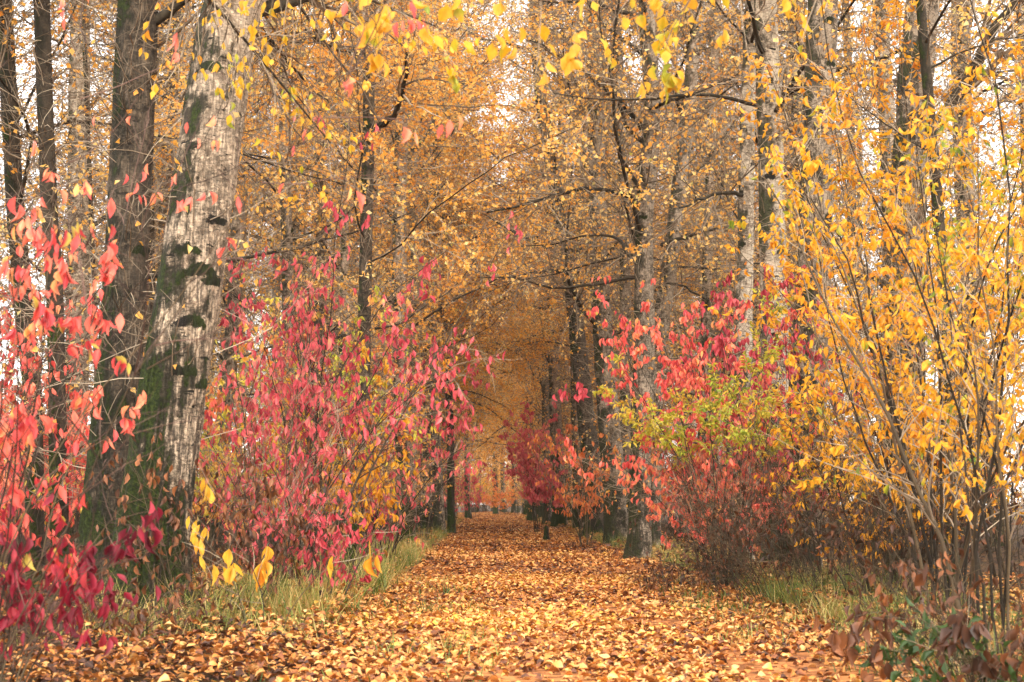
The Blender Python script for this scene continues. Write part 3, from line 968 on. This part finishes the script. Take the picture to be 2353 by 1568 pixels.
# big red group left of the path
S('large crimson dogwood right of the thick pale trunk', gb(625, 19), 4.6, 2.3, 14, 'red', 1050, (.10, .16), lmin=.15, seed=10, ntw=1300, nbr=120, tw='twig', droop=.85)
S('tallest crimson dogwood, its dark branch leaning toward the path', gb(705, 21), 6.1, 2.2, 13, 'red', 1150, (.105, .165), lmin=.4, lean=(.14, 0), seed=11, ntw=1200, nbr=120, tw='redtwig', droop=.88, r0=.028)
S('pink and red dogwood low in front of the tallest crimson one', gb(740, 17.8), 1.9, 1.7, 14, 'red', 420, (.09, .14), lmin=.2, seed=12, ntw=320, nbr=80, tw='redtwig', hi=.8, droop=.8)
S('yellow leaved shrub between the red dogwoods and the path', gb(800, 25), 4.0, 1.7, 13, 'yellow', 1500, (.11, .16), W=(.33, .46), lmin=.25, seed=13, ntw=560, nbr=130, droop=.7)
S('bare twiggy shrub with few pink leaves at the left path edge', gb(868, 27), 3.0, 1.5, 18, 'red', 330, (.13, .17), lmin=.05, seed=14, ntw=700, nbr=170, droop=.8)
S('rosy dogwood over the three trunks at the left path edge', gb(968, 44), 6.4, 1.7, 10, 'red', 420, (.17, .23), lmin=.45, lean=(.03, 0), seed=15, ntw=300, nbr=90, tw='redtwig', droop=.85)
S('mixed orange and pink understorey behind the tallest crimson dogwood', gb(735, 31), 4.8, 4.0, 18, 'orange', 2000, (.13, .18), lmin=.06, seed=16, ntw=900, nbr=180, droop=.7)
S('yellow understorey behind the large crimson dogwood', gb(610, 30), 5.6, 4.0, 16, 'lime', 1800, (.11, .16), lmin=.2, seed=17, ntw=900, nbr=180, lo=.25, droop=.6)
# right of the path
S('coral and crimson dogwood beside the path at the right', gb(1645, 23.5), 5.0, 1.7, 15, 'coral', 2900, (.10, .15), lmin=.1, seed=121, ntw=480, nbr=130, tw='redtwig', droop=.82)
S('tall crimson dogwood shoots in front of the two pale banded trunks', gb(1715, 25), 5.9, 1.4, 12, 'red', 800, (.13, .18), lmin=.55, seed=21, ntw=300, nbr=70, tw='redtwig', hi=.75, droop=.85)
S('lime yellow shrub spreading over the coral dogwood', gb(1660, 22.3), 4.4, 1.6, 14, 'lime', 3000, (.07, .11), W=(.3, .42), lmin=.5, seed=22, ntw=600, nbr=150, droop=.35)
S('crimson dogwood right of the lime yellow shrub', gb(1830, 24), 4.6, 1.5, 12, 'red', 1100, (.12, .17), lmin=.3, seed=23, ntw=300, nbr=80, tw='redtwig', hi=.7, droop=.85)
S('golden shrub filling the gap left of the yellow thicket', gb(1900, 22), 4.0, 2.2, 14, 'yellow', 1300, (.08, .12), W=(.32, .45), lmin=.35, seed=24, ntw=650, nbr=160, droop=.5)
S('salmon leaved shrub at the foot of the coral dogwood', gb(1665, 22.6), 3.0, 1.5, 18, 'coral', 1500, (.10, .14), lmin=.12, seed=125, ntw=300, nbr=110, lo=.3, droop=.8)
S('brown twiggy bramble in the shade right of the coral dogwood', gb(1880, 19.5), 2.3, 3.0, 60, 'brown', 900, (.06, .1), lmin=.05, seed=26, ntw=1500, nbr=360, tw='stem', name='bramble_thicket', cat='bramble', r0=.007, foot=1.3)
S('low brown bramble under the coral dogwood at the path edge', gb(1680, 21.5), 0.7, 1.6, 36, 'brown', 500, (.06, .1), lmin=.05, seed=28, ntw=500, nbr=260, tw='stem', name='bramble_thicket', cat='bramble', r0=.006, foot=1.1)
S('brown twiggy bramble behind the grass under the yellow thicket', gb(2060, 17), 2.5, 2.8, 64, 'brown', 1000, (.07, .11), lmin=.05, seed=27, ntw=1400, nbr=340, tw='stem', name='bramble_thicket', cat='bramble', r0=.007, foot=1.2)
# yellow thicket
S('yellow thicket of many upright stems near the right edge', gb(2170, 15), 6.4, 1.5, 14, 'yellow', 2600, (.075, .115), W=(.38, .52), lmin=.15, seed=30, ntw=620, nbr=140, droop=.6, arch=0, r0=.028)
S('tall yellow shrub with one straight pole stem at the right edge', gb(2290, 12), 5.8, 1.0, 9, 'yellow', 1000, (.07, .11), lmin=.15, seed=31, ntw=420, nbr=100, droop=.6, arch=0, r0=.026)
S('golden shrub arching left out of the thicket', gb(2130, 18), 6.4, 1.8, 13, 'yellow', 2400, (.08, .125), W=(.38, .52), lmin=.25, seed=32, ntw=800, nbr=180, droop=.55, lean=(-.05, 0), r0=.02)
S('tall golden crown shrub above the thicket near the brown trunk', gb(2075, 20), 8.2, 1.8, 12, 'yellow', 2600, (.085, .13), lmin=.45, seed=33, ntw=800, nbr=170, droop=.5, arch=0, r0=.022)
S('yellow leaved shrub behind the thicket at the far right', gb(2330, 20), 8.8, 3.0, 17, 'yellow', 3200, (.085, .13), lmin=.12, seed=34, ntw=1000, nbr=200, droop=.5, r0=.02)
S('low golden shrub over the brown bramble under the thicket', gb(2010, 18), 2.9, 2.4, 20, 'yellow', 1100, (.075, .115), lmin=.2, seed=38, ntw=600, nbr=150, droop=.55, tw='stem')
S('bramble with large withered brown leaves in the lower right corner', gb(2240, 9.8), .8, .8, 16, 'brown', 130, (.09, .15), W=(.55, .75), lmin=.1, seed=35, ntw=110, nbr=50, tw='stem', name='bramble_bush', cat='bramble', r0=.006, foot=.35, lo=.15, droop=.7)
S('low dark green leafy plant under the withered bramble', gb(2260, 9.9), .5, .9, 16, 'green', 260, (.08, .12), lmin=.05, seed=36, ntw=90, nbr=40, name='leafy_plant', cat='plant', r0=.004, foot=.4, droop=.2, hi=.7)
S('withered weeds at the right edge beside the pole stems', gb(2290, 11.5), 1.2, 1.6, 36, 'brown', 420, (.07, .12), lmin=.05, seed=37, ntw=420, nbr=120, tw='stem', name='weed_clump', cat='weeds', r0=.006, foot=.8)
# farther along
S('far crimson dogwood on the right edge of the path', gb(1238, 62), 5.6, 1.7, 16, 'red', 4200, (.16, .22), lmin=.06, seed=40, ntw=500, nbr=110, tw='redtwig', tpl=LEAF_MID, lo=.4, droop=.8)
S('orange leaved shrub hanging in front of the mossy trunks on the right', gb(1345, 43), 3.9, 1.7, 12, 'orange', 560, (.14, .19), lmin=.3, seed=41, ntw=350, nbr=90, tpl=LEAF_MID, droop=.85)
S('far rosy dogwood on the left edge of the path', gb(1086, 112), 4.6, 1.6, 12, 'red', 450, (.2, .28), lmin=.2, seed=42, ntw=400, nbr=100, tpl=LEAF_MID, droop=.8)
S('rosy dogwood behind the three trunks at the left path edge', gb(1040, 84), 4.6, 1.6, 12, 'red', 500, (.18, .24), lmin=.1, seed=43, ntw=400, nbr=100, tpl=LEAF_MID, droop=.8)
S('yellow and pink bush at the end of the path', gb(1165, 165), 5.0, 4.5, 14, 'orange', 1500, (.22, .3), lmin=.05, seed=44, ntw=400, nbr=100, tpl=LEAF_MID, lo=.4)

# ------------------------------------------------------------------ stumps, overhanging branches
def stump(label, base, h, r, bark, seed, lean=.0):
    root = link('tree_stump', None, None, base)
    tag(root, label, 'stump')
    z = np.concatenate([np.arange(-.1, h, .05), [h]])
    C = np.stack([lean * z, 0 * z, z], -1)
    g = Geo()
    trunk_geo(g, C, r * (1 - .25 * z / h), 18, .12, .5, seed)
    # broken top
    n0 = g.n
    top = g.v[-1][-18:]
    c = top.mean(0) - np.array([0, 0, .05])
    g.add(np.concatenate([top, [c]]), [np.stack([np.arange(18), (np.arange(18) + 1) % 18, np.full(18, 18)], -1)])
    link('trunk', g.mesh('trunk', M[bark]), root)
    return root, C


r_, C_ = stump('broken mossy stump with a pale forked twig in the left verge grass', gb(803, 23), .98, .12, 'bark_moss', 61, .08)
g = Geo()
P0 = np.array([[.05, -.1, .6], [.0, -.13, .8], [-.12, -.13, .78], [-.22, -.12, .95], [-.26, -.1, 1.25]])
P1 = np.array([[-.12, -.13, .78], [-.16, -.2, .92], [-.24, -.22, 1.0], [-.36, -.2, 1.02], [-.45, -.2, 1.1]])
tubes(g, np.stack([P0, P1]), np.full((2, 5), .02) * np.array([1, .9, .8, .6, .3]), 6, .9)
link('forked_twig', g.mesh('forked_twig', M['twig']), r_)
stump('short reddish stump below the far crimson bush at the right path edge', gb(1256, 50), .52, .11, 'bark_dark', 62)


def overhang(label, base, H, r0, ends, nleaf, seed, mat='bigyellow', L=(.075, .11), W=(.7, .9), ntw=60, drop=.7):
    """a tree beside the camera whose boughs hang into the view; ends = bough polylines (world)"""
    reseed(5000 + seed)
    base = np.array(base, float)
    root = link('cottonwood_tree', None, None, base)
    tag(root, label, 'tree', 'cottonwoods whose boughs hang over the path')
    z = np.arange(-.3, H, .3)
    C = np.stack([.1 * np.sin(z * .5), 0 * z, z], -1)
    g = Geo()
    trunk_geo(g, C, r0 * (1 - .5 * z / H), 18, .05, .5, seed)
    link('trunk', g.mesh('trunk', M['bark_grey']), root)
    for e in ends:
        g, gl = Geo(), Geo()
        e = np.asarray(e, float) - base
        tt = np.linspace(0, 1, 20)
        E = smooth(np.stack([np.interp(tt, np.linspace(0, 1, len(e)), e[:, c]) for c in range(3)], -1), 3)
        R = np.linspace(.035, .006, 20)
        gg = Geo()
        tubes(gg, E[None], R[None], 7)
        link('limb', gg.mesh('limb', M['limb']), root)
        TP, TR = branch(E[None], R[None], ntw, .5, 1, (30, 90), (.45, 1.35), 9, .1, (0, 0, -.16), .4, .0022, (0, 0, -.2))
        tubes(g, TP, TR, 4, rng.random(ntw))
        T2, T2R = branch(TP, TR, ntw, .2, .9, (25, 60), (.15, .4), 5, .12, (0, 0, -.1), .7, .0016)
        tubes(g, T2, T2R, 3, rng.random(ntw))
        leaf_on(gl, TP, nleaf // 2, L, W, .2, drop, lvclump(1.2, seed * 7.7), LEAF_BIG, .5, .2, .6)
        leaf_on(gl, T2, nleaf // 2, L, W, .2, drop, lvclump(1.2, seed * 7.7), LEAF_BIG, .5, .2, .6)
        link('twig_spray', g.mesh('twig_spray', M['twig'], False), root)
        link('crown', gl.mesh('crown', M[mat]), root)


A_ = lambda px, py, Y: at(px, py, Y)
overhang('cottonwood beside the camera on the right hanging big yellow leaves into the top centre', (5.2, 5.5, 0), 9, .22,
         [[(5.2, 5.5, 5.2), (3.2, 6.6, 5.1), A_(1250, -120, 7.4), A_(880, -30, 7.6)], [(5.2, 5.5, 5.6), (3.6, 7.4, 5.6), A_(1750, -120, 8.6), A_(1480, -60, 9)]], 150, 71, ntw=30)
overhang('cottonwood beside the camera on the left whose bare twigs cross the top', (-4.6, 6, 0), 9, .2,
         [[(-4.6, 6, 5.4), (-3, 8, 5.6), A_(700, -60, 11), A_(1000, 60, 12)], [(-4.6, 6, 4.9), (-3.2, 9, 5.9), A_(520, 40, 12), A_(760, 330, 13)]], 120, 72, ntw=60, mat='bigyellow', L=(.07, .1), W=(.5, .75))

# understorey copies that stand along both rows
up = []
for k, (lf, n) in enumerate((('orange', 1100), ('coral', 800), ('gold', 1500), ('yellow', 900))):
    up.append(S('x', (0, 400, 0), 4.2, 3.2, 18, lf, n, (.13, .19), lmin=.08, seed=50 + k, ntw=700, nbr=160, tpl=LEAF_MID, one=True, name='understorey_shrub'))


def urow(x0, x1, y0, y1, n, label, group, s0=.75, s1=1.25, pr=(0, 4)):
    reseed(4000 + int((x0 + 40) * 10 + y0))
    for _ in range(n):
        yy = rng.uniform(y0, y1)
        xx = float(xpath(yy)) + rng.uniform(x0, x1)
        copy_tree(up[rng.integers(*pr)], (xx, yy, 0), rng.uniform(0, 6.28), rng.uniform(s0, s1), label, group)


urow(-9.5, -5.2, 44, 190, 34, 'twiggy understorey shrub among the trunks of the left row', 'understorey of the left row')
urow(5.8, 10.0, 50, 190, 34, 'twiggy understorey shrub among the trunks of the right row', 'understorey of the right row')
urow(-16, -8, 26, 100, 26, 'orange and pink shrub far back on the left', 'shrubs far back on the left')
urow(8, 17, 27, 100, 26, 'orange and yellow shrub far back on the right', 'shrubs far back on the right')
urow(-15, 9, 192, 230, 46, 'shrub closing the far end of the path', 'shrubs at the far bend', 1.2, 2.4, (2, 4))
for p in up:
    for ch in list(p.children):
        bpy.data.objects.remove(ch)
    bpy.data.objects.remove(p)

# ------------------------------------------------------------------ damp autumn air
me = bpy.data.meshes.new('haze')
x0, x1, y0, y1, z0, z1 = -300, 300, -60, 420, -2.5, 42
me.from_pydata([(x, y, z) for z in (z0, z1) for x, y in ((x0, y0), (x1, y0), (x1, y1), (x0, y1))], [],
               [(0, 3, 2, 1), (4, 5, 6, 7), (0, 1, 5, 4), (1, 2, 6, 5), (2, 3, 7, 6), (3, 0, 4, 7)])
m, n, l, o = new_mat('haze')
v = n.new('ShaderNodeVolumePrincipled')
v.inputs['Color'].default_value = (.98, .93, .84, 1)
v.inputs['Density'].default_value = .0002
l.new(v.outputs[0], o.inputs['Volume'])
me.materials.append(m)
tag(link('haze', me), 'thin pale haze in the air between the trees', 'haze', kind='stuff')
